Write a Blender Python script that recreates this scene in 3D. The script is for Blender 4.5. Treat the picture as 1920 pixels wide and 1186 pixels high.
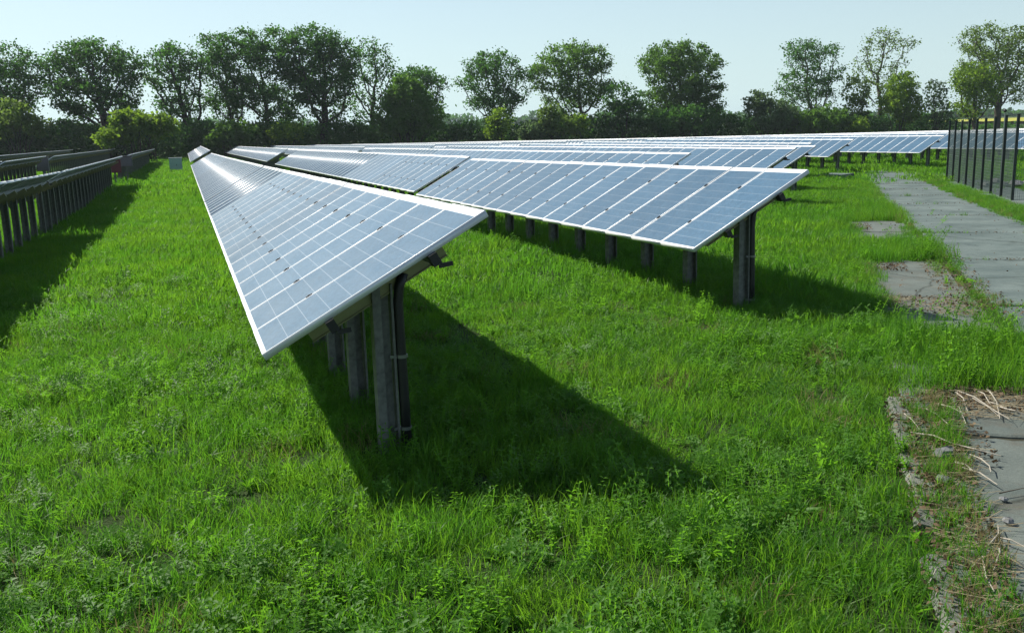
import bpy, math, random
import numpy as np
from mathutils import Vector, Matrix

# ---------------------------------------------------------------- reset
for o in list(bpy.data.objects):
    bpy.data.objects.remove(o)
SC = bpy.context.scene
COL = SC.collection
RNG = np.random.default_rng(11)
random.seed(5)
PI = math.pi
R = math.radians

# ---------------------------------------------------------------- camera
FPX, PITCH, ROLL, YAW, CAMH = 1762.77, 0.20056, -0.02828, 0.32570, 2.3287
cp, sp = math.cos(PITCH), math.sin(PITCH)
fw = Vector((math.sin(YAW) * cp, math.cos(YAW) * cp, -sp))
r0 = Vector((math.cos(YAW), -math.sin(YAW), 0))
u0 = r0.cross(fw)
rt = r0 * math.cos(ROLL) + u0 * math.sin(ROLL)
up = -r0 * math.sin(ROLL) + u0 * math.cos(ROLL)
cam_d = bpy.data.cameras.new('camera')
cam = bpy.data.objects.new('camera', cam_d)
COL.objects.link(cam)
M = Matrix((rt, up, -fw)).transposed().to_4x4()
M.translation = Vector((0, 0, CAMH))
cam.matrix_world = M
cam_d.sensor_fit = 'HORIZONTAL'
cam_d.sensor_width = 36
cam_d.lens = FPX * 36 / 1920
cam_d.clip_start = 0.05
cam_d.clip_end = 6000
SC.camera = cam

# ---------------------------------------------------------------- light
SUN_TO = Vector((-0.644, 0.849, 1.0)).normalized()      # towards the sun
SUN_EL = math.asin(SUN_TO.z)
SUN_AZ = math.atan2(SUN_TO.x, SUN_TO.y)                  # from +Y towards +X
world = bpy.data.worlds.new('World')
SC.world = world
world.use_nodes = True
wn = world.node_tree.nodes
wl = world.node_tree.links
bg = wn['Background']
sky = wn.new('ShaderNodeTexSky')
sky.sky_type = 'NISHITA'
sky.sun_disc = False
sky.sun_elevation = SUN_EL
sky.sun_rotation = SUN_AZ
sky.air_density = 0.7
sky.dust_density = 0.8
sky.ozone_density = 2.0
sky.altitude = 50
# low haze: the pale air near the horizon, fading upwards, a little brighter towards the sun
def wmath(op, x, y=None):
    q = wn.new('ShaderNodeMath'); q.operation = op
    for i_, v_ in enumerate((x, y)):
        if v_ is None: continue
        if hasattr(v_, 'links'): wl.new(v_, q.inputs[i_])
        else: q.inputs[i_].default_value = v_
    return q.outputs[0]
wtc = wn.new('ShaderNodeTexCoord')
wsep = wn.new('ShaderNodeSeparateXYZ')
wl.new(wtc.outputs['Generated'], wsep.inputs[0])
zpos = wmath('MAXIMUM', wsep.outputs[2], 0.0)
hfac = wmath('POWER', 2.71828, wmath('DIVIDE', zpos, -0.30))
hs = SUN_TO.copy(); hs.z = 0; hs.normalize()
dsun = wmath('ADD', wmath('MULTIPLY', wsep.outputs[0], hs.x), wmath('MULTIPLY', wsep.outputs[1], hs.y))
hb = wmath('ADD', wmath('MULTIPLY', dsun, 0.20), 0.82)
hcol = wn.new('ShaderNodeVectorMath'); hcol.operation = 'SCALE'
hcol.inputs[0].default_value = (5.6, 7.15, 7.2)
wl.new(hb, hcol.inputs['Scale'])
wmix = wn.new('ShaderNodeMix'); wmix.data_type = 'RGBA'
wl.new(hfac, wmix.inputs[0]); wl.new(sky.outputs[0], wmix.inputs[6]); wl.new(hcol.outputs[0], wmix.inputs[7])
wl.new(wmix.outputs[2], bg.inputs[0])
bg.inputs[1].default_value = 0.097
sun_d = bpy.data.lights.new('sun', 'SUN')
sun_d.energy = 5.0
sun_d.angle = R(0.5)
sun_d.color = (1.0, 0.95, 0.86)
sun = bpy.data.objects.new('sun', sun_d)
COL.objects.link(sun)
sun.rotation_euler = SUN_TO.to_track_quat('Z', 'Y').to_euler()
sun.location = (0, 0, 60)
vs = SC.view_settings
vs.view_transform = 'Standard'
vs.look = 'None'
vs.exposure = 0.5
vs.gamma = 1
vs.use_curve_mapping = False
SC.render.engine = 'CYCLES'
SC.cycles.max_bounces = 8
SC.cycles.transparent_max_bounces = 8

# ---------------------------------------------------------------- helpers
def tag(o, label=None, cat=None, group=None, kind=None):
    if label: o['label'] = label
    if cat: o['category'] = cat
    if group: o['group'] = group
    if kind: o['kind'] = kind
    return o

def link(name, data, parent=None, loc=None, rot=None):
    o = bpy.data.objects.new(name, data)
    COL.objects.link(o)
    if parent: o.parent = parent
    if loc is not None: o.location = loc
    if rot is not None: o.rotation_euler = rot
    return o

class MB:
    """collects boxes, tubes, prisms into one mesh"""
    def __init__(s):
        s.v, s.f, s.m, s.uv = [], [], [], {}
    def add(s, vs_, fs, mi=0):
        b = len(s.v)
        s.v += [tuple(q) for q in vs_]
        for f in fs:
            s.f.append(tuple(i + b for i in f)); s.m.append(mi)
    def box(s, c, d, mi=0, ax=None):
        """centre, full dims, optional 3 axes"""
        ax = ax or (Vector((1, 0, 0)), Vector((0, 1, 0)), Vector((0, 0, 1)))
        c = Vector(c); h = [q / 2 for q in d]
        vs_ = [c + ax[0] * (i * h[0]) + ax[1] * (j * h[1]) + ax[2] * (k * h[2])
               for k in (-1, 1) for j in (-1, 1) for i in (-1, 1)]
        s.add(vs_, [(0, 2, 3, 1), (4, 5, 7, 6), (0, 1, 5, 4), (2, 6, 7, 3), (0, 4, 6, 2), (1, 3, 7, 5)], mi)
    def bar(s, a, b, w, t, mi=0, upv=(0, 0, 1)):
        a, b = Vector(a), Vector(b); z = (b - a); L_ = z.length; z.normalize()
        x = z.cross(Vector(upv))
        if x.length < 1e-4: x = z.cross(Vector((1, 0, 0)))
        x.normalize(); y = x.cross(z).normalized()
        s.box((a + b) / 2, (w, t, L_), mi, (x, y, z))
    def tube(s, pts, rad, n=6, mi=0, cap=True):
        pts = [Vector(q) for q in pts]
        rr = rad if isinstance(rad, (list, tuple)) else [rad] * len(pts)
        rings = []; px = None
        for i, q in enumerate(pts):
            d = (pts[min(i + 1, len(pts) - 1)] - pts[max(i - 1, 0)]).normalized()
            if px is None:
                px = d.cross(Vector((0, 0, 1)))
                if px.length < 1e-3: px = Vector((1, 0, 0))
            px = (px - d * px.dot(d)).normalized(); py = d.cross(px)
            rings.append([q + (px * math.cos(2 * PI * k / n) + py * math.sin(2 * PI * k / n)) * rr[i] for k in range(n)])
        b = len(s.v); vs_ = [q for r_ in rings for q in r_]; fs = []
        for i in range(len(pts) - 1):
            for k in range(n):
                fs.append((i * n + k, i * n + (k + 1) % n, (i + 1) * n + (k + 1) % n, (i + 1) * n + k))
        if cap:
            fs.append(tuple(range(n - 1, -1, -1))); fs.append(tuple((len(pts) - 1) * n + k for k in range(n)))
        s.add(vs_, fs, mi)
    def mesh(s, name, mats, smooth=False):
        me = bpy.data.meshes.new(name)
        me.from_pydata(s.v, [], s.f)
        for m_ in (mats if isinstance(mats, (list, tuple)) else [mats]): me.materials.append(m_)
        me.polygons.foreach_set('material_index', s.m)
        if smooth: me.polygons.foreach_set('use_smooth', [True] * len(s.f))
        me.update()
        return me
    def build(s, name, mats, parent=None, loc=None, rot=None, smooth=False):
        return link(name, s.mesh(name, mats, smooth), parent, loc, rot)

def np_mesh(name, V, F, mats, mi=None, uv=None, smooth=False):
    """V (n,3), F (m,k) all faces with k corners"""
    me = bpy.data.meshes.new(name)
    V = np.asarray(V, np.float32); F = np.asarray(F, np.int32)
    k = F.shape[1]
    me.vertices.add(len(V)); me.vertices.foreach_set('co', V.ravel())
    me.loops.add(F.size); me.loops.foreach_set('vertex_index', F.ravel())
    me.polygons.add(len(F))
    me.polygons.foreach_set('loop_start', np.arange(0, F.size, k, dtype=np.int32))
    me.polygons.foreach_set('loop_total', np.full(len(F), k, np.int32))
    for m_ in (mats if isinstance(mats, (list, tuple)) else [mats]): me.materials.append(m_)
    if mi is not None: me.polygons.foreach_set('material_index', np.asarray(mi, np.int32))
    if smooth: me.polygons.foreach_set('use_smooth', np.ones(len(F), bool))
    if uv is not None:
        l = me.uv_layers.new(name='UVMap'); l.data.foreach_set('uv', np.asarray(uv, np.float32).ravel())
    me.update(calc_edges=True); me.validate()
    return me

# ---------------------------------------------------------------- materials
class MT:
    def __init__(s, name):
        s.mat = bpy.data.materials.new(name); s.mat.use_nodes = True
        s.n = s.mat.node_tree.nodes; s.l = s.mat.node_tree.links
        s.b = s.n['Principled BSDF']; s.out = s.n['Material Output']
    def node(s, t, **kw):
        q = s.n.new(t)
        for k, v in kw.items():
            if k.startswith('i_'): q.inputs[int(k[2:])].default_value = v
            else: setattr(q, k, v)
        return q
    def coord(s, which='Object'):
        return s.node('ShaderNodeTexCoord').outputs[which]
    def noise(s, scale, detail=4, rough=.55, vec=None, dim='3D'):
        q = s.node('ShaderNodeTexNoise'); q.inputs['Scale'].default_value = scale
        q.inputs['Detail'].default_value = detail; q.inputs['Roughness'].default_value = rough
        if vec is not None: s.l.new(vec, q.inputs['Vector'])
        return q.outputs['Fac']
    def ramp(s, fac, stops):
        q = s.node('ShaderNodeValToRGB'); e = q.color_ramp.elements
        while len(e) < len(stops): e.new(.5)
        for i, (p_, c) in enumerate(stops):
            e[i].position = p_; e[i].color = (*c, 1) if len(c) == 3 else c
        s.l.new(fac, q.inputs[0]); return q.outputs[0]
    def mix(s, fac, a, b, bt='MIX'):
        q = s.node('ShaderNodeMix', data_type='RGBA', blend_type=bt)
        for inp, v in ((0, fac), (6, a), (7, b)):
            if hasattr(v, 'links'): s.l.new(v, q.inputs[inp])
            else: q.inputs[inp].default_value = v if inp == 0 else ((*v, 1) if len(v) == 3 else v)
        return q.outputs[2]
    def math(s, op, a, b=None, clamp=False):
        q = s.node('ShaderNodeMath', operation=op, use_clamp=clamp)
        for i, v in enumerate((a, b)):
            if v is None: continue
            if hasattr(v, 'links'): s.l.new(v, q.inputs[i])
            else: q.inputs[i].default_value = v
        return q.outputs[0]
    def set(s, **kw):
        nm = dict(col='Base Color', rough='Roughness', metal='Metallic', spec='Specular IOR Level', normal='Normal', coat='Coat Weight')
        for k, v in kw.items():
            i = s.b.inputs[nm[k]]
            if hasattr(v, 'links'): s.l.new(v, i)
            else: i.default_value = (*v, 1) if isinstance(v, tuple) and len(v) == 3 else v
        return s
    def bump(s, h, strength=.4, dist=.01):
        q = s.node('ShaderNodeBump'); q.inputs['Strength'].default_value = strength
        q.inputs['Distance'].default_value = dist; s.l.new(h, q.inputs['Height'])
        s.l.new(q.outputs[0], s.b.inputs['Normal']); return s

def simple(name, col, rough=.6, metal=0., var=.25, scale=8., spec=.5, bump=0.):
    m = MT(name); n = m.noise(scale, 5, .6, m.coord())
    a = tuple(c * (1 - var) for c in col); b = tuple(min(1, c * (1 + var)) for c in col)
    m.set(col=m.ramp(n, [(.3, a), (.7, b)]), rough=rough, metal=metal, spec=spec)
    if bump: m.bump(n, bump, .02)
    return m.mat

def leaf_mat(name, c1, c2, trans, tw=.4, rough=.42, spec=.5, pscale=.35):
    m = MT(name)
    rnd = m.node('ShaderNodeObjectInfo').outputs['Random']
    g = m.node('ShaderNodeNewGeometry')
    n = m.noise(pscale, 3, .6, g.outputs['Position'])
    isl = g.outputs['Random Per Island']
    f = m.math('ADD', m.math('MULTIPLY', n, .9), m.math('MULTIPLY', m.math('ADD', m.math('MULTIPLY', rnd, .5), m.math('MULTIPLY', isl, .8)), .5))
    f = m.math('SUBTRACT', f, .28, True)
    col = m.ramp(f, [(0., c1), (1., c2)])
    m.set(col=col, rough=rough, spec=spec)
    t = m.node('ShaderNodeBsdfTranslucent')
    tc = m.mix(f, tuple(q * .75 for q in trans), trans)
    m.l.new(tc, t.inputs[0])
    mx = m.node('ShaderNodeMixShader'); mx.inputs[0].default_value = tw
    m.l.new(m.b.outputs[0], mx.inputs[1]); m.l.new(t.outputs[0], mx.inputs[2])
    m.l.new(mx.outputs[0], m.out.inputs[0])
    return m.mat

# ground: dark soil with moss and old straw, green fields further out
m = MT('soil_and_turf')
co = m.coord()
n1 = m.noise(.6, 5, .6, co); n2 = m.noise(18, 6, .7, co)
soil = m.ramp(n2, [(.3, (.016, .022, .008)), (.6, (.034, .045, .013)), (.8, (.07, .066, .03))])
turf = m.ramp(n1, [(.3, (.022, .055, .008)), (.7, (.042, .085, .012))])
m.set(col=m.mix(.6, soil, turf), rough=.9, spec=.2); m.bump(n2, .8, .05)
M_GROUND = m.mat
# weathered concrete
def concrete(name, a, b, stain=(.2, .18, .13)):
    m = MT(name); co = m.node('ShaderNodeNewGeometry').outputs['Position']
    n1 = m.noise(.9, 6, .65, co); n2 = m.noise(35, 6, .75, co); n3 = m.noise(2.6, 5, .7, co)
    c = m.ramp(n1, [(.32, a), (.68, b)])
    c = m.mix(m.math('MULTIPLY', m.ramp(n3, [(.52, (0, 0, 0)), (.72, (1, 1, 1))]), .55), c, stain)
    c = m.mix(.5, c, m.ramp(n2, [(.25, (.45, .45, .45)), (.75, (1., 1., 1.))]), 'MULTIPLY')
    v = m.node('ShaderNodeTexVoronoi'); v.inputs['Scale'].default_value = 120; m.l.new(co, v.inputs['Vector'])
    spk = m.ramp(v.outputs['Distance'], [(.05, (.6, .6, .6)), (.22, (1, 1, 1))])
    c = m.mix(.7, c, spk, 'MULTIPLY')
    dn = m.node('ShaderNodeVectorMath', operation='MULTIPLY_ADD'); dn.inputs[1].default_value = (.35, .35, .35)
    nz = m.node('ShaderNodeTexNoise'); nz.inputs['Scale'].default_value = 1.6; nz.inputs['Detail'].default_value = 5; m.l.new(co, nz.inputs['Vector'])
    m.l.new(nz.outputs['Color'], dn.inputs[0]); m.l.new(co, dn.inputs[2])
    vc = m.node('ShaderNodeTexVoronoi', feature='DISTANCE_TO_EDGE'); vc.inputs['Scale'].default_value = .17; m.l.new(dn.outputs[0], vc.inputs['Vector'])
    c = m.mix(.85, c, m.ramp(vc.outputs['Distance'], [(.0012, (.3, .3, .26)), (.0045, (1, 1, 1))]), 'MULTIPLY')
    m.set(col=c, rough=.88, spec=.3); m.bump(n2, .5, .012)
    return m.mat
M_CONC = concrete('weathered_concrete', (.088, .122, .114), (.175, .218, .20), (.058, .075, .062))
M_CONC2 = concrete('mossy_concrete', (.095, .118, .105), (.175, .20, .175), (.11, .085, .055))
M_KERB = concrete('kerb_concrete', (.12, .13, .115), (.26, .265, .23), (.09,.085,.06))
M_REDPAINT = simple('faded_red_paint', (.30, .10, .06), .8, 0, .4, 20)
M_JOINT = simple('joint_dirt', (.045, .045, .03), .95, 0, .4, 12, .2)
M_ALU = simple('anodised_aluminium', (.78, .80, .80), .38, .25, .04, 3)
M_GALV = simple('galvanised_steel', (.24, .26, .25), .5, .5, .22, 14)
M_RAFTER = simple('galvanised_rafter_grass_bounce', (.26, .26, .12), .5, .25, .12, 7)  # galvanised steel, with yellow-green light bounced off the grass put into its colour
M_POST = simple('grey_steel_post', (.15, .155, .135), .65, .1, .35, 16, .4, .2)
M_BLACK = simple('black_plastic', (.012, .012, .013), .45, 0, .3, 10)
M_CLIP = simple('steel_clip', (.22, .23, .22), .4, .7, .1, 20)
M_FENCE = simple('dark_green_coating', (.010, .016, .014), .5, 0, .2, 6)
M_WIRE = simple('green_wire', (.085, .115, .105), .5, .1, .2, 6)
M_CAB = simple('grey_green_cabinet', (.34, .50, .42), .5, 0, .06, 4)
M_CABD = simple('cabinet_lid', (.42, .48, .44), .5, 0, .06, 4)
M_BOXR = simple('dull_red_box', (.14, .025, .035), .55, 0, .15, 6)
M_BOXG = simple('grey_box', (.12, .11, .125), .55, 0, .12, 6)
M_WOOD = simple('bleached_stick', (.34, .31, .25), .8, 0, .3, 30)
M_TWIGD = simple('dark_stick', (.10, .075, .05), .9, 0, .3, 30)
M_STONE = simple('rubble_stone', (.17, .175, .175), .9, 0, .4, 14, .4, .5)
M_BARK = simple('dark_bark', (.040, .034, .026), .9, 0, .35, 6, .2, .5)
M_BARK2 = simple('grey_bark', (.085, .075, .058), .9, 0, .3, 6, .2, .5)
M_WHITE = simple('pale_lamp', (.7, .7, .68), .4, 0, .05, 6)
M_DEBRIS = leaf_mat('leaf_litter', (.05, .033, .018), (.20, .135, .07), (.1, .06, .03), .15, .7, .3, 6.)
M_LITTER2 = leaf_mat('dry_straw', (.20, .16, .09), (.42, .36, .22), (.3, .24, .14), .2, .6, .4, 6.)

# solar glass: 10 rows of cells printed under glass, white backsheet margins
m = MT('solar_glass')
uv = m.node('ShaderNodeUVMap').outputs[0]
sx = m.node('ShaderNodeSeparateXYZ'); m.l.new(uv, sx.inputs[0])
U, V = sx.outputs[0], sx.outputs[1]
WIN0, WIN1 = .012, .960          # cell field along the slope
vv = m.math('MULTIPLY', m.math('SUBTRACT', V, WIN0), 10 / (WIN1 - WIN0))
fr = m.math('FRACT', vv)
dv = m.math('MINIMUM', fr, m.math('SUBTRACT', 1., fr))
lineV = m.math('LESS_THAN', dv, .012)
uu = m.math('MULTIPLY', m.math('SUBTRACT', U, .022), 5 / .956)
fu = m.math('FRACT', uu)
du = m.math('MINIMUM', fu, m.math('SUBTRACT', 1., fu))
lineU = m.math('MULTIPLY', m.math('LESS_THAN', du, .008), .05)
ou = m.math('GREATER_THAN', m.math('ABSOLUTE', m.math('SUBTRACT', U, .5)), .488)
ov = m.math('ADD', m.math('LESS_THAN', V, WIN0), m.math('GREATER_THAN', V, WIN1), True)
marg = m.math('MAXIMUM', ou, ov)
gpos = m.node('ShaderNodeNewGeometry').outputs['Position']
vo = m.node('ShaderNodeTexVoronoi'); vo.inputs['Scale'].default_value = 55; m.l.new(gpos, vo.inputs['Vector'])
cw = m.node('ShaderNodeSeparateColor'); m.l.new(vo.outputs['Color'], cw.inputs[0])
cell = m.ramp(cw.outputs[0], [(0., (.020, .070, .120)), (1., (.042, .114, .188))])
cell = m.mix(lineU, cell, (.45, .50, .52))
cell = m.mix(m.math('MULTIPLY', lineV, .5), cell, (.45, .50, .54))
col = m.mix(marg, cell, (.78, .80, .80))
dust = m.noise(3.2, 5, .7, gpos)
spots = m.noise(90, 3, .6, gpos)
col = m.mix(m.math('MULTIPLY', m.ramp(dust, [(.35, (.4, .4, .4)), (.75, (1, 1, 1))]), .07), col, (.46, .52, .52))
col = m.mix(m.math('MULTIPLY', m.ramp(spots, [(.74, (0, 0, 0)), (.80, (1, 1, 1))]), .25), col, (.6, .62, .6))
rnd_ = m.node('ShaderNodeObjectInfo').outputs['Random']
tone_ = m.node('ShaderNodeHueSaturation'); m.l.new(col, tone_.inputs['Color']); m.l.new(m.math('ADD', .86, m.math('MULTIPLY', rnd_, .28)), tone_.inputs['Value'])
col = tone_.outputs[0]
m.set(col=col, rough=m.math('ADD', .26, m.math('MULTIPLY', dust, .14)), spec=.7)
M_GLASS = m.mat
M_BACK = simple('grey_backsheet', (.16, .17, .18), .6, 0, .05, 4)

# ---------------------------------------------------------------- terrain
SL, Y0 = 0.014406, 6.142
def sst(a, b, y):
    t = np.clip((y - a) / (b - a), 0, 1); return t * t * (3 - 2 * t)
def terrain(x, y):
    x = np.asarray(x, float); y = np.asarray(y, float)
    yc = np.minimum(y, 150)
    z = -SL * (yc - Y0)
    xx = np.clip(x, -25, 110)
    z = z + sst(30, 70, y) * (.30 - .006 * xx) + sst(70, 150, y) * (.45 - .008 * xx)
    z = z - .20 * np.exp(-((x - 28) / 15) ** 2 - ((y - 34) / 14) ** 2)
    z = z + .18 * np.exp(-((x - 6.6) / 2.9) ** 2 - ((y - 16) / 6.5) ** 2)
    z = z + sst(150, 330, y) * 1.3 + sst(300, 900, y) * 1.2
    return z
def tz(x, y): return float(terrain(x, y))

PO = np.array([8.03, 7.29]); PT = np.array([.6, .8]); PN = np.array([.8, -.6])
def path_xy(off, s): return PO + PN * off + PT * s
def path_os(x, y):
    dx, dy = x - PO[0], y - PO[1]
    return dx * .8 - dy * .6, dx * .6 + dy * .8
def wob(x, y, f=1., ph=0.):
    return (np.sin(x * 1.7 * f + ph + 1.3 * np.sin(y * 1.1 * f + ph)) + np.sin(y * 2.3 * f - ph * 1.7 + 1.1 * np.sin(x * 1.9 * f)) + .6 * np.sin((x + y) * 4.1 * f + ph * 2)) / 2.6

xs = np.unique(np.concatenate([np.arange(-30, 60, 1.), np.arange(60, 200, 5.), np.arange(200, 2100, 60.), -np.arange(30, 200, 5.), -np.arange(200, 2100, 60.)]))
ys = np.unique(np.concatenate([np.arange(-20, 60, 1.), np.arange(60, 200, 3.), np.arange(200, 600, 20.), np.arange(600, 3000, 120.), -np.arange(20, 200, 20.)]))
GX, GY = np.meshgrid(xs, ys)
GZ = terrain(GX, GY) + .015 * wob(GX, GY, .8)
nx, ny = len(xs), len(ys)
idx = np.arange(nx * ny).reshape(ny, nx)
F = np.stack([idx[:-1, :-1], idx[:-1, 1:], idx[1:, 1:], idx[1:, :-1]], -1).reshape(-1, 4)
g = link('ground', np_mesh('ground', np.stack([GX, GY, GZ], -1).reshape(-1, 3), F, M_GROUND, smooth=True))
tag(g, 'grassy ground of the solar field sloping gently away', 'ground', kind='structure')

# ---------------------------------------------------------------- concrete track
def slab_mesh(w, l, seed, thick=.14, chip=.03):
    rg = random.Random(seed); n = 9
    def edge(a, b):
        out = []
        for i in range(n):
            t = i / n; q = Vector(a).lerp(Vector(b), t)
            out.append(q + Vector((rg.uniform(-chip, chip) * .5, rg.uniform(-chip, chip), 0)))
        return out
    c = [(-w / 2, -l / 2, 0), (w / 2, -l / 2, 0), (w / 2, l / 2, 0), (-w / 2, l / 2, 0)]
    ring = [q for i in range(4) for q in edge(c[i], c[(i + 1) % 4])]
    k = len(ring)
    inner = [q * .985 for q in ring]
    for q in ring: q.z = -.012
    low = [Vector((q.x, q.y, -thick)) for q in ring]
    mb = MB(); vs_ = inner + ring + low
    fs = [tuple(range(k))]
    for i in range(k):
        j = (i + 1) % k
        fs += [(k + i, k + j, j, i), (2 * k + i, 2 * k + j, k + j, k + i)]
    mb.add(vs_, fs); return mb
def lay_slab(parent, off, s, w, l, mat, seed, dz=.035):
    x, y = path_xy(off, s)
    z = tz(x, y) + dz + random.Random(seed).uniform(-.008, .008)
    zy = (tz(*path_xy(off, s + 1)) - tz(*path_xy(off, s - 1))) / 2
    o = slab_mesh(w, l, seed).build('slab', mat, parent, (x, y, z))
    o.rotation_euler = (math.atan(zy), 0, -math.atan2(PT[0], PT[1]))
    return o
def bed(name, o0, o1, s0, s1, label, dz):
    mb = MB(); n = int((s1 - s0) / 1.) + 1
    vs_ = []
    for i in range(n + 1):
        s = s0 + (s1 - s0) * i / n
        for o_ in (o0, o1):
            x, y = path_xy(o_, s); vs_.append((x, y, tz(x, y) + dz))
    mb.add(vs_, [(2 * i, 2 * i + 1, 2 * i + 3, 2 * i + 2) for i in range(n)])
    return tag(mb.build(name, M_JOINT), label, 'path', kind='structure')
pth = bed('path', -.02, 2.42, -13, 42.5, 'cracked concrete slab track running away along the field edge', .012)
s = -11.2; k = 0
while s < 42:
    l = 4.36
    lay_slab(pth, 1.2, s + l / 2, 2.36, l - .07, M_CONC, 100 + k); s += l; k += 1
strip = bed('path', -1.40, -.06, -9.4, 20, 'narrow overgrown concrete strip with kerb beside the track', .010)
s = -9.3; k = 0
while s < 19:
    l = 2.9
    lay_slab(strip, -.74, s + l / 2, 1.2, l - .06, M_CONC2, 200 + k, .03); s += l; k += 1
apron = bed('path', 3.02, 4.9, 2, 42, 'concrete apron strip under the wire fence', .010)
s = 2.2; k = 0
while s < 41:
    l = 3.9
    lay_slab(apron, 3.95, s + l / 2, 1.8, l - .04, M_CONC, 300 + k, .03); s += l; k += 1

kerb = tag(link('kerb', None), 'row of broken concrete kerb stones with faded red paint', 'kerb', kind='structure')
kx, ky = path_xy(-1.47, -4.5)
kerb.location = (kx, ky, tz(kx, ky))
for i, (s, l, dz, tilt, red) in enumerate([(-2.95, .62, .06, .05, 0), (-3.60, .58, .05, .16, 0), (-4.28, .70, .04, .10, 1), (-4.95, .55, .03, .22, 1), (-6.05, .8, .05, .05, 1), (-6.9, .8, .05, .08, 0), (-7.8, .8, .04, 0, 0)]):
    mb = MB(); w = .115; hgt = .16
    rg = random.Random(i)
    prof = [(-w, -hgt), (w * .5, -hgt), (w * .5, -.02), (w * .32, 0), (-w * .55, 0), (-w, -.07)]
    n = 6; vs_ = []
    for a in range(n + 1):
        yy = -l / 2 + l * a / n
        for (px, pz) in prof: vs_.append((px + rg.uniform(-.008, .008), yy + rg.uniform(-.01, .01), pz + rg.uniform(-.006, .006)))
    p_ = len(prof); fs = []; 
    for a in range(n):
        for q in range(p_):
            fs.append((a * p_ + q, a * p_ + (q + 1) % p_, (a + 1) * p_ + (q + 1) % p_, (a + 1) * p_ + q))
    fs += [tuple(range(p_ - 1, -1, -1)), tuple(n * p_ + q for q in range(p_))]
    mb.add(vs_, fs)
    if red: mb.m = [1 if (q % p_ in (2,)) and q < n * p_ and (q // p_) % 4 != 1 else 0 for q in range(len(mb.f))]
    x, y = path_xy(-1.37, s)
    mb.build('kerb_stone', [M_KERB, M_REDPAINT], kerb, Vector((x, y, tz(x, y) - .015 + dz)) - kerb.location, (0, tilt, -math.atan2(PT[0], PT[1]) + rg.uniform(-.05, .05)))

# ---------------------------------------------------------------- solar tables
XLO, ZLO, LS, TH, RP, PW = 0.357, 0.912, 1.7733, 0.49898, 5.141, 0.8282
CT, ST = math.cos(TH), math.sin(TH)
MWID, FT = .818, .05
def project(p_):
    d = Vector(p_) - Vector((0, 0, CAMH)); z = d.dot(fw)
    if z < .2: return None
    return (960 + FPX * d.dot(rt) / z, 593 - FPX * d.dot(up) / z, z)

def module_arrays():
    """module local frame: x up the slope 0..LS, y along the row 0..MWID, z normal. returns V,F,mi,uv"""
    w, l, b, t = MWID, LS, .012, FT
    V = [(0, 0, 0), (l, 0, 0), (l, w, 0), (0, w, 0),
         (b, b, 0), (l - b, b, 0), (l - b, w - b, 0), (b, w - b, 0),
         (b, b, -.003), (l - b, b, -.003), (l - b, w - b, -.003), (b, w - b, -.003),
         (0, 0, -t), (l, 0, -t), (l, w, -t), (0, w, -t),
         (b, b, -.012), (l - b, b, -.012), (l - b, w - b, -.012), (b, w - b, -.012),
         (b, b, -t), (l - b, b, -t), (l - b, w - b, -t), (b, w - b, -t)]
    Ff, mi = [], []
    for i in range(4):
        j = (i + 1) % 4
        Ff += [(i, j, 4 + j, 4 + i), (4 + i, 4 + j, 8 + j, 8 + i), (12 + i, 12 + j, j, i), (20 + i, 20 + j, 12 + j, 12 + i), (16 + i, 16 + j, 20 + j, 20 + i)]
        mi += [0] * 5
    glass = [(8, 9, 10, 11), (19, 18, 17, 16)]
    return np.array(V, float), np.array(Ff), np.array(mi), np.array(glass)
MV, MF, MMI, MG = module_arrays()
frame_me = np_mesh('module_frame', MV, MF, M_ALU)
gv = MV[[8, 9, 10, 11, 16, 17, 18, 19]]
gF = np.array([(0, 1, 2, 3), (7, 6, 5, 4)])
guv = np.array([(0, 0), (0, 1), (1, 1), (1, 0), (0, 0), (0, 0), (0, 0), (0, 0)], float)
# uv: U across the row direction, V up the slope
guv[:4] = [(0, 0), (0, 1), (1, 1), (1, 0)]
glass_me = np_mesh('module_glass', gv, gF, [M_GLASS, M_BACK], [0, 1], guv)
mb = MB(); mb.box((0, 0, .002), (.055, .016, .008)); mb.box((0, 0, .007), (.016, .014, .004))
clamp_me = mb.mesh('clamp', M_BLACK)
# H-section post, unit height
def hpost(h):
    mb = MB(); w, d, t = .15, .13, .016
    mb.box((-w / 2 + .03, 0, h / 2), (.06, d, h)); mb.box((w / 2 - t / 2, 0, h / 2), (t, d, h)); mb.box((.014, 0, h / 2), (w - .06 - t - .001, t, h))
    return mb
SLOPE_ROT = Matrix.Rotation(-TH, 4, 'Y')      # +x goes up the slope
def slope_pt(s, y, n=0.):                      # s metres up slope, n normal offset, table local
    return Vector((s * CT - n * ST, y, ZLO + s * ST + n * CT))
ORD = {-3: 'third row to the left', -2: 'second row to the left', -1: 'first row to the left', 0: 'nearest row', 1: 'second row', 2: 'third row', 3: 'fourth row', 4: 'fifth row', 5: 'sixth row', 6: 'seventh row', 7: 'eighth row', 8: 'ninth row', 9: 'tenth row', 10: 'eleventh row', 11: 'twelfth row', 12: 'thirteenth row', 13: 'fourteenth row', 14: 'fifteenth row', 15: 'sixteenth row', 16: 'seventeenth row', 17: 'eighteenth row', 18: 'nineteenth row', 19: 'twentieth row', 20: 'twenty-first row'}
post_cache = {}
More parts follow.
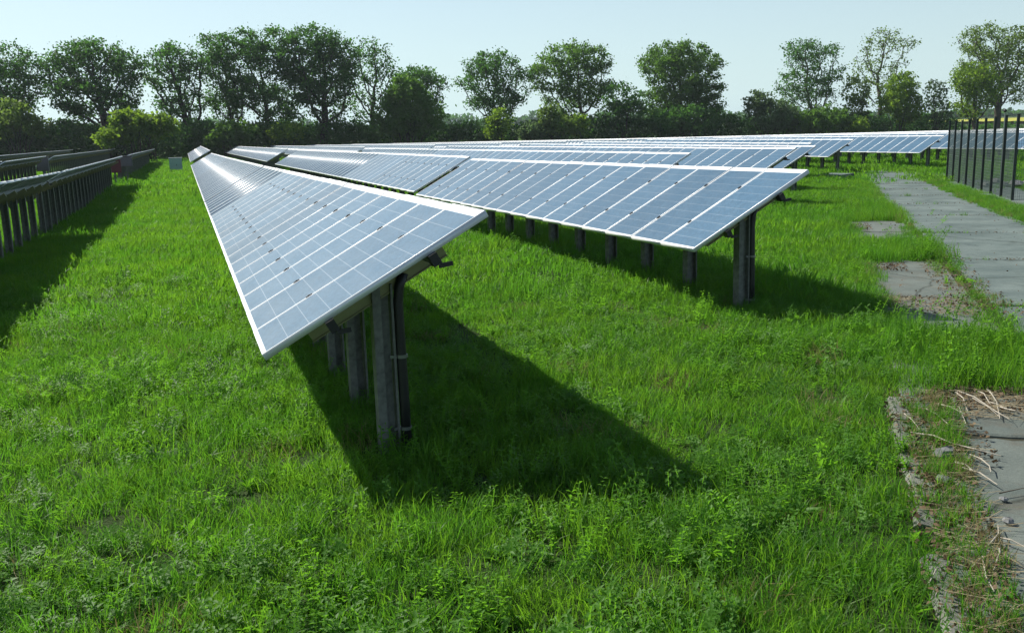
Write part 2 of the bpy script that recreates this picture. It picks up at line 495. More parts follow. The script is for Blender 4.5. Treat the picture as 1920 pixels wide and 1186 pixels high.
def solar_table(row, ya, yb, za, zb, label, detail=8., endpost=.35, conduit=False):
    x = XLO + RP * row
    n = max(1, int(round((yb - ya) / PW)))
    base = Vector((x, ya, za))
    t = link('solar_table', None, None, base, (math.atan2(zb - za, yb - ya), 0, 0))
    tag(t, label, 'solar panels', 'rows of tilted solar panel tables')
    rg = random.Random(int(row * 100 + ya))
    near, far = [], []
    for i in range(n):
        a = project((x, ya + i * PW, za + ZLO)); b = project((x, ya + (i + 1) * PW, za + ZLO))
        c = project((x + LS * CT, ya + i * PW, za + ZLO + LS * ST)); d_ = project((x + LS * CT, ya + (i + 1) * PW, za + ZLO + LS * ST))
        big = False
        if a and b and c and d_:
            vis = -60 < c[0] < 2100 or -60 < a[0] < 2100
            w_ = max(math.hypot(a[0] - b[0], a[1] - b[1]), math.hypot(c[0] - d_[0], c[1] - d_[1]))
            big = vis and w_ > detail
        (near if big else far).append(i)
    for i in near:
        mtx = Matrix.Translation(slope_pt(0, i * PW + (PW - MWID) / 2, rg.uniform(-.002, .002))) @ SLOPE_ROT @ Matrix.Rotation(rg.gauss(0, .0022), 4, 'X') @ Matrix.Rotation(rg.gauss(0, .0012), 4, 'Y')
        fo = link('solar_panel', frame_me, t); fo.matrix_local = mtx
        link('glass', glass_me, fo)
        if i > 0 and project((x, ya + i * PW, za + ZLO))[2] < 30:
            for s_ in (.27, .73):
                co_ = link('clamp', clamp_me, t)
                co_.matrix_local = Matrix.Translation(slope_pt(s_ * LS, i * PW, .002)) @ SLOPE_ROT
    if far:
        VV, FF, GG, UVG = [], [], [], []
        base_i = 0
        Rm = np.array(SLOPE_ROT.to_3x3())
        for i in far:
            P_ = MV @ Rm.T + np.array(slope_pt(0, i * PW + (PW - MWID) / 2, rg.uniform(-.002, .002)))
            VV.append(P_); FF.append(MF + base_i); GG.append(MG + base_i); base_i += len(MV)
        Fall = np.concatenate(FF + GG); mi = np.concatenate([np.zeros(len(MF) * len(far), int), np.tile([1, 2], len(far))])
        uv_ = np.concatenate([np.zeros((len(MF) * len(far) * 4, 2)), np.tile(guv, (len(far), 1))])
        so = link('solar_panel_strip', np_mesh('solar_panel_strip', np.concatenate(VV), Fall, [M_ALU, M_GLASS, M_BACK], mi, uv_), t)
        so['kind'] = 'stuff'
    ln = n * PW
    for s_ in (.27, .73):                                   # purlins
        mb = MB(); a, b = slope_pt(s_ * LS, .04, -FT - .036), slope_pt(s_ * LS, ln - .04, -FT - .036)
        mb.bar(a, b, .055, .07, 0, slope_pt(0, 0, 1) - slope_pt(0, 0, 0))
        mb.build('purlin', M_GALV, t)
    mb = MB()
    if near:
        for s_ in (.27, .73):                               # black end caps with a small brace foot
            c0 = slope_pt(s_ * LS, .015, -FT - .04); mb = MB()
            mb.bar(c0 - Vector((0, .05, 0)), c0 + Vector((0, .045, 0)), .062, .085, 0, slope_pt(0, 0, 1) - slope_pt(0, 0, 0))
            mb.bar(slope_pt(s_ * LS, -.03, -FT - .09), slope_pt(s_ * LS + .09, -.03, -FT - .125), .02, .03)
            mb.build('end_cap', M_BLACK, t)
    sp_ = 1.27; npost = max(2, int((ln - .5) / sp_) + 1); y_ = endpost
    S = .565 * LS; px_ = S * CT; ztop = (slope_pt(S, 0, -FT - .16)).z
    posts_mb = MB(); raft_mb = MB(); many = False
    for i in range(npost):
        yy = endpost + i * sp_
        if yy > ln - .1: break
        pr = project((x + px_, ya + yy, za + .6))
        single = pr is not None and pr[2] < 62 and -80 < pr[0] < 2050
        gz = min(0, tz(x + px_, ya + yy) - (za + (zb - za) * yy / max(1, yb - ya))) - .3
        hh = round(ztop - gz + .04, 2)
        ra, rb = slope_pt(.18 * LS, yy, -FT - .115), slope_pt(.82 * LS, yy, -FT - .115)
        nrm = slope_pt(0, 0, 1) - slope_pt(0, 0, 0)
        if single:
            if hh not in post_cache: post_cache[hh] = hpost(hh).mesh('post', M_POST)
            link('post', post_cache[hh], t, (px_, yy, gz))
            mb = MB(); mb.bar(ra, rb, .05, .085, 0, nrm)
            mb.bar(ra + nrm * -.041 + Vector((0, -.03, 0)), rb + nrm * -.041 + Vector((0, -.03, 0)), .03, .008, 0, nrm)
            mb.build('rafter', M_RAFTER, t)
        else:
            posts_mb.box((px_, yy, gz + hh / 2), (.12, .12, hh)); raft_mb.bar(ra, rb, .05, .085, 0, nrm); many = True
    if many:
        posts_mb.build('post_row', M_POST, t)['kind'] = 'stuff'
        raft_mb.build('rafter_row', M_RAFTER, t)['kind'] = 'stuff'
    if conduit:
        yy = endpost
        gz = tz(x + px_, ya + yy) - za - .2
        cx = px_ + .112
        mb = MB(); mb.tube([(cx + .012, yy - .05, gz), (cx + .008, yy - .05, .4), (cx, yy - .05, ztop - .1), (cx + .015, yy - .05, ztop + .02), (cx + .05, yy - .05, ztop + .115)],   .037, 10)
        c = mb.build('conduit', M_BLACK, t, smooth=True)
        for zc in (.18, .72):
            mb = MB(); mb.tube([(cx + .008, yy - .05, zc - .012), (cx + .008, yy - .05, zc + .012)], .042, 10); mb.box((cx - .05, yy - .05, zc), (.06, .02, .02))
            mb.build('clip', M_CLIP, c)
    return t

def tzz(row, y): return tz(XLO + RP * row + .8, y)
def plane(y): return -SL * (y - Y0)
def add_table(row, ya, n, label, fa=1., fb=1., dz=0., **kw):
    """fa/fb: how much of the local bump the table follows at its near and far end"""
    yb = ya + n * PW
    za = plane(ya) + fa * (tzz(row, ya) - plane(ya)); zb = plane(yb) + fb * (tzz(row, yb) - plane(yb))
    return solar_table(row, ya, yb, za + dz, zb + dz, label, **kw)
add_table(0, 6.142, 23, 'nearest solar panel table, its end corner in the left foreground', conduit=True, endpost=.43)
add_table(0, 25.42, 24, 'solar panel table behind the gap in the nearest row', .4, .4)
add_table(0, 45.42, 36, 'farther panel table continuing the nearest row to its tip', .4, .45, detail=9)
add_table(0, 78.4, 52, 'small distant panel table at the left end of the nearest row', 1.1, 1.35, detail=9)
add_table(1, 9.606, 17, 'blue solar panel table of the second row, its corner over the right meadow', 0., 0., conduit=True, endpost=.36)
add_table(1, 23.95, 48, 'long pale panel table of the second row behind the gap', 0., .55, dz=.06)
add_table(1, 70.2, 88, 'far panel table of the second row beyond the cross aisle', 1.05, 1.05, detail=9)
near_end = {2: 21.5, 3: 24.25, 4: 30.25, 5: 37.5, 6: 41.0, 7: 40.25, 8: 36.2, 9: 43, 10: 47, 11: 51, 12: 55}
for j in range(2, 13):
    n = int((64.2 - near_end[j]) / PW)
    add_table(j, near_end[j], n, 'solar panel table, near section of the %s' % ORD[j], 1.0, .6 if j < 6 else 1.)
for j in range(2, 20):
    yf = 150 - 2.4 * (j - 2)
    n = int((yf - 67.6) / PW)
    add_table(j, 67.6, n, 'solar panel table, far section of the %s beyond the aisle' % ORD[j], 1.05, 1.05, detail=9)
for j, segs in ((-1, [(9.2, 23), (28.6, 33), (62.5, 66)]), (-2, [(20, 38), (52.2, 18), (71, 74)]), (-3, [(48, 22), (68, 80)])):
    for q, (ya, n) in enumerate(segs):
        add_table(j, ya, n, 'panel table seen from behind, %s section of the %s' % (('near', 'middle', 'far')[q] if len(segs) == 3 else ('near', 'far')[q], ORD[j]), .9, 1.0, detail=8)

# ---------------------------------------------------------------- boxes and cabinet
def combiner(name, x, y, mat, label, w=.5, h=.6, d=.22, z0=.75):
    t = tag(link(name, None, None, (x, y, tz(x, y))), label, 'junction box', 'junction boxes at the row ends')
    mb = MB(); mb.box((0, 0, z0 / 2 - .1), (.09, .09, z0 + .2)); mb.build('stand', M_POST, t)
    mb = MB(); mb.box((0, 0, z0 + h / 2), (w, d, h)); b = mb.build('housing', mat, t)
    mb = MB(); mb.box((0, -d / 2 - .012, z0 + h / 2), (w - .06, .02, h - .06)); mb.build('door', mat, b)
    mb = MB(); mb.box((0, -.02, z0 + h + .016), (w + .08, d + .12, .03)); mb.build('rain_hood', M_BLACK, t)
combiner('junction_box', -3.95, 60.0, M_BOXR, 'dull red junction box on a post at the left row gap', .75, .75, .3, .75)
combiner('junction_box', -3.35, 61.6, M_BOXG, 'grey junction box beside the red one at the left row gap', .65, .6, .3, 1.05)
combiner('junction_box', -9.2, 51.0, M_BOXG, 'grey junction box at the gap of the second left row', .6, .7, .3, .8)
combiner('junction_box', -8.7, 67.8, M_BOXG, 'pinkish grey junction box behind the gap of the second left row', .7, .9, .3, .8)
cx, cy = -.75, 81.9
t = tag(link('utility_cabinet', None, None, (cx, cy, tz(cx, cy))), 'pale green utility cabinet standing on the grass left of the panels', 'cabinet')
mb = MB(); mb.box((0, 0, .0), (1.02, .5, .24)); mb.build('plinth', M_CONC, t)
mb = MB(); mb.box((0, 0, .66), (.98, .46, 1.08)); b = mb.build('housing', M_CAB, t)
for q in (-1, 1):
    mb = MB(); mb.box((q * .24, -.24, .66), (.46, .024, 1.0)); d_ = mb.build('door', M_CAB, b)
mb = MB(); mb.box((.06, -.262, .68), (.03, .03, .14)); mb.build('handle', M_BLACK, b)
mb = MB(); mb.box((0, 0, 1.235), (1.06, .56, .06)); mb.build('lid', M_CABD, t)

# ---------------------------------------------------------------- wire fence
FA, FB = np.array([23.2, 21.8]), np.array([31.86, 33.56])
fx, fy = FA
fence = tag(link('wire_fence', None, None, (fx, fy, tz(fx, fy))), 'dark green wire mesh fence with black posts along the track', 'fence')
fpts = [FA + (FB - FA) * i / 8 for i in range(9)]
fright = [FA + np.array([.86, -.5]) * 1.85 * i for i in range(1, 5)]
base = Vector((fx, fy, tz(fx, fy)))
def fence_post(q):
    mb = MB(); mb.box((0, 0, 1.16), (.075, .075, 2.72)); mb.box((0, 0, 2.535), (.085, .085, .03))
    mb.build('post', M_FENCE, fence, Vector((q[0], q[1], tz(*q))) - base, (0, 0, -.63))
for q in fpts + fright: fence_post(q)
def fence_mesh(a, b):
    a3 = Vector((a[0], a[1], tz(*a))) - base; b3 = Vector((b[0], b[1], tz(*b))) - base
    d = (b3 - a3); L_ = d.length; mb = MB()
    n = int(L_ / .06)
    side = d.cross(Vector((0, 0, 1))).normalized() * .04
    for i in range(n + 1):
        q = a3 + d * (i / n) + side; mb.bar(q + Vector((0, 0, .04)), q + Vector((0, 0, 2.17)), .0045, .0045)
    for k in range(23):
        z = .05 + k * .096; w_ = .009 if k in (0, 11, 22) else .005
        mb.bar(a3 + side + Vector((0, 0, z)), b3 + side + Vector((0, 0, z)), w_, w_)
    mb.build('wire_mesh', M_WIRE, fence)
for a, b in zip(fpts[:-1], fpts[1:]): fence_mesh(a, b)
for a, b in zip([FA] + fright[:-1], fright): fence_mesh(a, b)

# small post lamp behind the fence and two poles far off
def post_lamp(x, y, h, label, rad=.09):
    t = tag(link('post_lamp', None, None, (x, y, tz(x, y))), label, 'lamp')
    mb = MB(); mb.tube([(0, 0, -.2), (0, 0, h * .5), (0, 0, h)], [rad * .35, rad * .3, rad * .25], 8); mb.build('pole', M_GALV, t)
    mb = MB(); n = 7
    mb.tube([(0, 0, h - rad * .2 + rad * 2.2 * i / n) for i in range(n + 1)], [max(.01, rad * 1.15 * math.sin(PI * (i + .35) / (n + .7))) for i in range(n + 1)], 10)
    mb.build('lamp_head', M_BLACK, t, smooth=True)
post_lamp(28.3, 27.2, 2.75, 'thin lamp post with a small round head behind the wire fence', .06)
post_lamp(117.5, 168., 6.6, 'round-headed lamp far away between the trees', .5)
t = tag(link('utility_pole', None, None, (115.6, 168., tz(115.6, 168))), 'dark utility pole far away between the trees', 'pole')
mb = MB(); mb.tube([(0, 0, -.3), (0, 0, 7.3)], [.28, .2], 8); mb.build('pole', M_BARK, t)
mb = MB(); mb.box((0, 0, 6.9), (1.6, .14, .14)); mb.build('crossarm', M_BARK, t)
mb = MB(); mb.box((0, 0, .12), (1.5, 1.1, .34))
blk = mb.build('concrete_block', M_CONC, None, (28.8, 37.2, tz(28.8, 37.2)), (0, 0, .5)); tag(blk, 'pale concrete block lying in the grass left of the track', 'block')

# ---------------------------------------------------------------- trees
def colonise(envs, trunk_top, n_attr, rg, step=.65, infl=6., kill=1.2, maxit=110, lean=(0, 0), droop=0.):
    """envs: list of (cx,cy,cz,rx,ry,rz)"""
    vol = np.array([e[3] * e[4] * e[5] for e in envs]); vol = vol ** .8 / (vol ** .8).sum()
    A = []
    for e, v in zip(envs, vol):
        k = max(10, int(n_attr * v))
        u_ = rg.normal(size=(k, 3)); u_ /= np.linalg.norm(u_, axis=1)[:, None]
        rad = rg.uniform(.02, 1, k) ** .36
        A.append(np.array(e[:3]) + u_ * rad[:, None] * np.array(e[3:]))
    A = np.concatenate(A)
    nodes = [np.zeros(3)]; par = [-1]
    nt = max(2, int(trunk_top / step))
    for i in range(1, nt + 1):
        t_ = i / nt
        nodes.append(np.array([lean[0] * t_ ** 1.4 + rg.normal() * .05, lean[1] * t_ + rg.normal() * .05, trunk_top * t_])); par.append(i - 1)
    N = np.array(nodes); alive = np.ones(len(A), bool)
    for it in range(maxit):
        Aa = A[alive]
        if len(Aa) == 0: break
        D = ((Aa[:, None, :] - N[None]) ** 2).sum(-1)
        j = D.argmin(1); dm = np.sqrt(D[np.arange(len(Aa)), j])
        ok = dm < (infl if it > 14 else 30)
        if not ok.any(): break
        newn, newp = [], []
        for q in np.unique(j[ok]):
            sel = ok & (j == q)
            dv = Aa[sel] - N[q]; dv /= np.linalg.norm(dv, axis=1)[:, None]
            v = dv.sum(0); l_ = np.linalg.norm(v)
            if l_ < 1e-3: continue
            v = v / l_ + rg.normal(size=3) * .22 + np.array([0, 0, .05])
            v /= np.linalg.norm(v)
            newn.append(N[q] + v * step); newp.append(q)
        if not newn: break
        N = np.concatenate([N, np.array(newn)]); par += newp
        D2 = ((A[:, None, :] - np.array(newn)[None]) ** 2).sum(-1).min(1)
        alive &= D2 > kill * kill
    return N, np.array(par)
def wood_mesh(name, N, par, r_base, mat, rmin=.035):
    n = len(N); cnt = np.zeros(n)
    ch = np.zeros(n, int)
    for i in range(n - 1, 0, -1):
        if ch[i] == 0: cnt[i] = 1
        cnt[par[i]] += cnt[i]; ch[par[i]] += 1
    rad = np.maximum(rmin, r_base * (cnt / cnt[0]) ** .56)
    rad[0] *= 1.35
    mb = MB()
    Vs, Fs = [], []
    K = 5; ang = np.arange(K) * 2 * PI / K; b = 0
    for i in range(1, n):
        a, c = N[par[i]], N[i]; d = c - a; l_ = np.linalg.norm(d)
        if l_ < 1e-5: continue
        d /= l_; ref = np.array([1., 0, 0]) if abs(d[0]) < .8 else np.array([0, 1., 0])
        px = np.cross(d, ref); px /= np.linalg.norm(px); py = np.cross(d, px)
        ra = min(rad[par[i]], rad[i] * 1.35)
        ring = np.cos(ang)[:, None] * px + np.sin(ang)[:, None] * py
        Vs += [a + ring * ra, c + d * rad[i] * .3 + ring * rad[i]]
        for k in range(K):
            Fs.append((b + k, b + (k + 1) % K, b + K + (k + 1) % K, b + K + k))
        b += 2 * K
    return np_mesh(name, np.concatenate(Vs), np.array(Fs), mat, smooth=True), cnt
def leaf_mesh(name, C, size, rg, mat, up_bias=.5):
    """C (n,3) leaf-spray centres; one folded quad each"""
    n = len(C)
    nr = rg.normal(size=(n, 3)); nr[:, 2] += up_bias; nr /= np.linalg.norm(nr, axis=1)[:, None]
    t = np.cross(nr, rg.normal(size=(n, 3))); t /= np.linalg.norm(t, axis=1)[:, None]
    b = np.cross(nr, t)
    s_ = size * rg.uniform(.55, 1.35, n)[:, None]
    asp = rg.uniform(.5, .85, n)[:, None]
    V = np.stack([C - t * s_, C - b * s_ * asp + nr * s_ * .22, C + t * s_ * rg.uniform(.7, 1.2, n)[:, None], C + b * s_ * asp + nr * s_ * .22], 1).reshape(-1, 3)
    return np_mesh(name, V, np.arange(4 * n).reshape(n, 4), mat)
ML = {
 'dark': leaf_mat('leaf_dark_green', (0.016, 0.051, 0.014), (0.057, 0.138, 0.027), (0.120, 0.315, 0.042), .40, .6, .12, .22),
 'mid': leaf_mat('leaf_mid_green', (0.027, 0.070, 0.014), (0.077, 0.171, 0.025), (0.189, 0.392, 0.043), .42, .6, .12, .22),
 'light': leaf_mat('leaf_light_green', (.055, .118, .011), (.120, .215, .020), (.28, .46, .035), .46, .6, .12, .25),
 'olive': leaf_mat('leaf_olive_green', (0.043, 0.086, 0.014), (0.104, 0.182, 0.029), (0.243, 0.392, 0.054), .42, .6, .12, .25),
 'grey': leaf_mat('leaf_grey_green', (0.043, 0.082, 0.031), (0.098, 0.156, 0.058), (0.176, 0.297, 0.095), .38, .6, .12, .25),
}
TREE_Y = 150.
def px_to_plane(px, yw):
    """world x on the vertical plane y=yw for a photo column near the horizon, and metres per pixel there"""
    d = fw + rt * ((px - 960) / FPX) - up * ((250 - 593) / FPX)
    k = yw / d.y
    return d.x * k, k / FPX
def oak(label, px, yw, top, base, crown, mat='dark', dens=15, n_attr=420, r=.45, bark=None, lean=0., fork=.28, leaf=.20, spread=.55, group='old oaks along the far field edge'):
    """px, top, base and crown lobes (cx, cy, rx, ry) in photo pixels, turned into metres at distance yw"""
    bx, mpp = px_to_plane(px, yw)
    bz = tz(bx, yw)
    pr = project((bx, yw, bz)); base = pr[1]          # where its foot projects
    rg = np.random.default_rng(int(px * 7 + top))
    envs = []
    for (cx_, cy_, rx, ry) in crown:
        e = ((cx_ - px) * mpp, rg.uniform(-.25, .25) * rx * mpp, (base - cy_) * mpp * .96, rx * mpp * 1.12, max(rx * .8, 18) * mpp, ry * mpp)
        envs.append(e)
    H = (base - top) * mpp
    ex = [e[0] - e[3] for e in envs] + [e[0] + e[3] for e in envs]
    hw = (max(ex) - min(ex)) / 2
    envs.append(((max(ex) + min(ex)) / 2, 0, H * .46, hw * .72, hw * .6, H * .13))
    envs.append(((max(ex) + min(ex)) / 2 + rg.uniform(-.3, .3) * hw, 0, H * .32, hw * .5, hw * .4, H * .08))
    N, par = colonise(envs, H * fork, int(n_attr * 1.7), rg, step=max(.45, H * .034), infl=H * .4, kill=max(.7, H * .046), lean=(lean, 0))
    t = tag(link('oak_tree', None, None, (bx, yw, bz), (0, 0, 0)), label, 'tree', group)
    me, cnt = wood_mesh('trunk', N, par, r, bark or M_BARK, .045)
    link('trunk', me, t)
    tips = N[cnt <= 3.5]
    tips = tips[tips[:, 2] > H * .16]
    k = rg.poisson(dens * 1.7 * rg.gamma(2.0, .5, len(tips)))
    C = np.repeat(tips, k, 0)
    C = C + rg.normal(size=C.shape) * np.array([spread, spread, spread * .6])
    link('crown', leaf_mesh('crown', C, leaf, rg, ML[mat]), t)
    return t
OAKS = [
 ('dark oak cut off by the left picture edge', 10, 150, 78, 250, [(5, 118, 75, 42), (30, 165, 62, 36), (-30, 150, 60, 40), (60, 130, 40, 30)], 'dark', 15, 420),
 ('broad oak with spreading limbs above the bright bush', 200, 148, 70, 250, [(190, 105, 72, 34), (140, 130, 48, 40), (245, 120, 40, 36), (190, 160, 80, 30), (150, 195, 40, 20)], 'dark', 17, 520),
 ('slender oak with a clear trunk right of the broad one', 350, 150, 74, 250, [(335, 108, 50, 32), (372, 120, 34, 30), (330, 155, 50, 24), (350, 195, 45, 18)], 'dark', 12, 360),
 ('low forked oak in front of the tall middle oaks', 440, 152, 100, 250, [(425, 120, 36, 30), (440, 160, 42, 26), (425, 190, 36, 18)], 'dark', 12, 260),
 ('tall oak with leaning twin limbs in the left group', 524, 150, 50, 250, [(455, 85, 60, 34), (530, 78, 46, 34), (500, 130, 62, 30), (560, 130, 40, 28)], 'dark', 18, 560),
 ('tallest dark oak with stout trunk in the left group', 606, 147, 47, 250, [(605, 82, 58, 36), (570, 110, 44, 34), (645, 110, 38, 38), (610, 150, 62, 30)], 'dark', 22, 560),
 ('airy oak showing sky through, right of the tallest', 697, 150, 72, 250, [(705, 100, 42, 30), (690, 140, 44, 26), (730, 130, 26, 26), (690, 185, 36, 22)], 'dark', 9, 340),
 ('ragged dark oak behind the round bush', 800, 153, 120, 250, [(790, 140, 44, 22), (815, 160, 32, 18), (800, 195, 40, 18), (760, 165, 30, 26)], 'dark', 13, 280),
 ('rounded oak standing alone left of the middle gap', 932, 152, 92, 250, [(930, 125, 52, 32), (905, 150, 44, 24), (965, 145, 34, 30), (930, 185, 54, 22)], 'dark', 14, 420),
 ('full oak with two stems in the picture centre', 1090, 152, 77, 250, [(1075, 110, 62, 34), (1110, 120, 42, 38), (1040, 140, 46, 34), (1090, 165, 62, 28)], 'mid', 18, 520),
 ('massive leafy oak right of the centre gap', 1278, 150, 77, 250, [(1275, 110, 70, 34), (1240, 130, 44, 36), (1310, 140, 44, 40), (1275, 170, 74, 36), (1275, 205, 76, 26)], 'mid', 24, 620),
 ('wind-shaped oak with flat crown right of the pole', 1526, 150, 70, 245, [(1505, 92, 48, 24), (1560, 100, 26, 20), (1480, 155, 42, 26), (1545, 140, 38, 24), (1510, 125, 40, 20)], 'dark', 12, 380),
 ('sparse half-dead oak with bare upper branches', 1648, 151, 55, 240, [(1660, 75, 44, 24), (1625, 100, 34, 24), (1695, 85, 26, 22), (1620, 140, 36, 28), (1660, 125, 40, 26)], 'olive', 6, 330),
 ('large airy oak at the right picture edge', 1868, 140, 38, 232, [(1855, 75, 62, 34), (1900, 85, 42, 36), (1820, 110, 44, 34), (1880, 125, 60, 30), (1925, 120, 36, 36), (1830, 150, 46, 24)], 'olive', 13, 620),
 ('small bright tree in front of the right oak', 1828, 133, 120, 238, [(1810, 140, 42, 24), (1830, 165, 40, 26), (1800, 165, 30, 22)], 'light', 13, 260),
]
for (lb, px, yw, top, base_, crown, mt, dn, na) in OAKS:
    stout = 'stout' in lb or 'broad' in lb or 'large' in lb or 'massive' in lb
    oak(lb, px, yw, top, base_, crown, mt, dn, na, r=.62 if stout else .42, lean=-1.8 if 'leaning' in lb else random.uniform(-.5, .5),
        bark=M_BARK2 if px > 1400 else M_BARK, fork=.13 if 'two stems' in lb or 'leaning' in lb else .2)

def shrub(name, label, px, yw, lobes, mat, dens=1., leaf=.24, group='shrubs along the far field edge', cat='shrub', stems=5, bare=False):
    bx, mpp = px_to_plane(px, yw); bz = tz(bx, yw)
    base_ = project((bx, yw, bz))[1]
    rg = np.random.default_rng(int(px * 3 + yw))
    t = tag(link(name, None, None, (bx, yw, bz)), label, cat, group)
    C = []; mb = MB()
    for (cx_, cy_, rx, ry) in lobes:
        c = np.array([(cx_ - px) * mpp, rg.uniform(-.3, .3), (base_ - cy_) * mpp]); rr = np.array([rx * mpp, max(rx * .8, 8) * mpp, ry * mpp])
        nb = int(26 + rr[0] * rr[2] * 7)
        u_ = rg.normal(size=(nb, 3)); u_ /= np.linalg.norm(u_, axis=1)[:, None]
        cl = c + u_ * (rg.uniform(.25, 1, nb) ** .5)[:, None] * rr
        cl = cl[cl[:, 2] > .1]
        k = rg.poisson(20 * dens, len(cl))
        P_ = np.repeat(cl, k, 0); P_ = P_ + rg.normal(size=P_.shape) * np.array([.42, .42, .34]) * (.55 + .2 * rr[2] ** .5)
        C.append(P_[P_[:, 2] > .03])
        for q in range(stems):
            e = cl[rg.integers(len(cl))]; m_ = e * .5 + np.array([rg.normal() * .2, rg.normal() * .2, .2])
            mb.tube([(rg.normal() * .25 + c[0] * .6, rg.normal() * .2, -.2), tuple(m_), tuple(e)], [.07, .05, .02], 4)
    link('foliage', leaf_mesh('foliage', np.concatenate(C), leaf, rg, ML[mat]), t)
    mb.build('stems', M_BARK, t)
    return t
SHRUBS = [
 ('bright green bush at the end of the left rows', 262, 128, [(255, 235, 52, 24), (300, 240, 38, 22), (215, 255, 30, 16), (240, 222, 30, 14)], 'light', 1.3),
 ('low yellowish shrub left of the bright bush', 205, 130, [(205, 262, 22, 14)], 'light', 1.1),
 ('light willow shrub at the far left edge', 30, 140, [(30, 215, 34, 26), (60, 235, 30, 20), (10, 240, 30, 18)], 'olive', .9),
 ('bushy green shrub left of the panel tips', 440, 140, [(440, 248, 44, 20), (410, 262, 24, 12)], 'mid', 1.),
 ('yellow green shrub behind the panel tips', 538, 140, [(538, 248, 34, 18)], 'light', .8),
 ('big round dark bush behind the panels', 765, 140, [(765, 195, 48, 42), (745, 225, 46, 34), (795, 225, 42, 34), (765, 170, 32, 22)], 'mid', 1.6),
 ('narrow bright shrub under the rounded oak', 940, 140, [(940, 232, 20, 26), (925, 245, 20, 14)], 'light', 1.),
 ('pale flowering shrub in the middle hedge', 1000, 140, [(1000, 245, 22, 14), (985, 250, 14, 10)], 'grey', 1.),
 ('feathery green shrub right of the pale one', 1045, 140, [(1045, 235, 30, 24), (1030, 215, 22, 20)], 'olive', .9),
 ('upright bright shrub below the full oak', 1090, 139, [(1090, 238, 17, 22)], 'light', 1.1),
 ('grey twiggy hawthorn between two oaks', 1170, 143, [(1165, 185, 36, 32), (1190, 215, 34, 30), (1150, 215, 28, 24)], 'dark', .6),
 ('dark shrub at the foot of the massive oak', 1275, 141, [(1250, 228, 40, 26), (1310, 228, 46, 28)], 'dark', 1.2),
 ('rounded grey green bush right of the far pole', 1445, 141, [(1445, 218, 48, 30), (1420, 195, 30, 22), (1480, 225, 34, 26)], 'grey', 1.1),
 ('green hedge bush left of the right gap', 1545, 139, [(1545, 225, 44, 26), (1510, 232, 40, 22), (1585, 232, 30, 22)], 'mid', 1.2),
 ('small lime shrub in front of the right hedge', 1610, 136, [(1610, 238, 18, 14)], 'light', 1.1),
 ('bright green bush tree under the half-dead oak', 1685, 141, [(1685, 165, 34, 26), (1675, 195, 42, 28), (1700, 205, 34, 28)], 'light', 1.1),
 ('thin bare-twigged shrub right of the bush tree', 1752, 143, [(1750, 175, 24, 22), (1760, 205, 28, 22)], 'grey', .4),
 ('tall thin birch scrub left of the bush tree', 1605, 145, [(1600, 170, 26, 30), (1610, 205, 26, 24)], 'olive', .55),
]
for (lb, px, yw, lobes, mt, dn) in SHRUBS:
    shrub('shrub', lb, px, yw, lobes, mt, dn)

# undergrowth of the hedge: one mass nobody could count
C = []; rg = np.random.default_rng(77)
for px in np.arange(-160, 2060, 5.):
    yw = 146 + rg.uniform(-3, 4)
    bx, mpp = px_to_plane(px, yw); bz = tz(bx, yw)
    ty = np.interp(px, [0, 700, 850, 1000, 1120, 1340, 1400, 1780, 1800], [238, 232, 236, 234, 222, 224, 224, 220, 238]); hpx = max(8, project((bx, yw, bz))[1] - ty + 5 * math.sin(px * .051 + 1) + rg.uniform(-5, 5))
    
    h_ = hpx * mpp; k = int(90 + 22 * h_)
    C.append(np.stack([bx + rg.normal(size=k) * .9, yw + rg.normal(size=k) * 1.2, bz + h_ * rg.uniform(0, 1, k) ** .8], 1))
    if px < 860 or 985 < px < 1360 or 1560 < px < 1790:      # thin scrub reaching up between the trunks
        k = int(34 * max(0, .55 + .5 * math.sin(px * .037) + .4 * math.sin(px * .11 + 2))); h_ = (62 + 26 * math.sin(px * .021 + 1)) * mpp
        cz = h_ * rg.uniform(.25, 1, 6); cxx = bx + rg.normal(size=6) * 1.2
        j_ = rg.integers(0, 6, k); C.append(np.stack([cxx[j_] + rg.normal(size=k) * .5, yw + 2 + rg.normal(size=k) * 1.5, bz + cz[j_] + rg.normal(size=k) * .45], 1))
hd = link('hedgerow', leaf_mesh('hedgerow', np.concatenate(C), .24, rg, ML['dark']))
tag(hd, 'dense dark hedge undergrowth along the far field edge', 'hedge', kind='stuff')
# far woods on the horizon
C = []
for a in np.arange(-35, 62, .07):
    dist = 760 + 60 * math.sin(a * .4); x = dist * math.sin(R(a)); y = dist * math.cos(R(a))
    if 8 < a < 11: continue
    h_ = 9 + 3 * math.sin(a * 1.3) + 2 * math.sin(a * 4.7) + rg.uniform(-1, 1)
    if a > 36: h_ *= .45
    k = 24; C.append(np.stack([x + rg.normal(size=k) * 2, y + rg.normal(size=k) * 4, tz(x, y) + h_ * rg.uniform(0, 1, k)], 1))
fwood = link('far_woods', leaf_mesh('far_woods', np.concatenate(C), 1.5, rg, ML['dark']))
tag(fwood, 'distant strip of woods on the horizon', 'woods', kind='stuff')
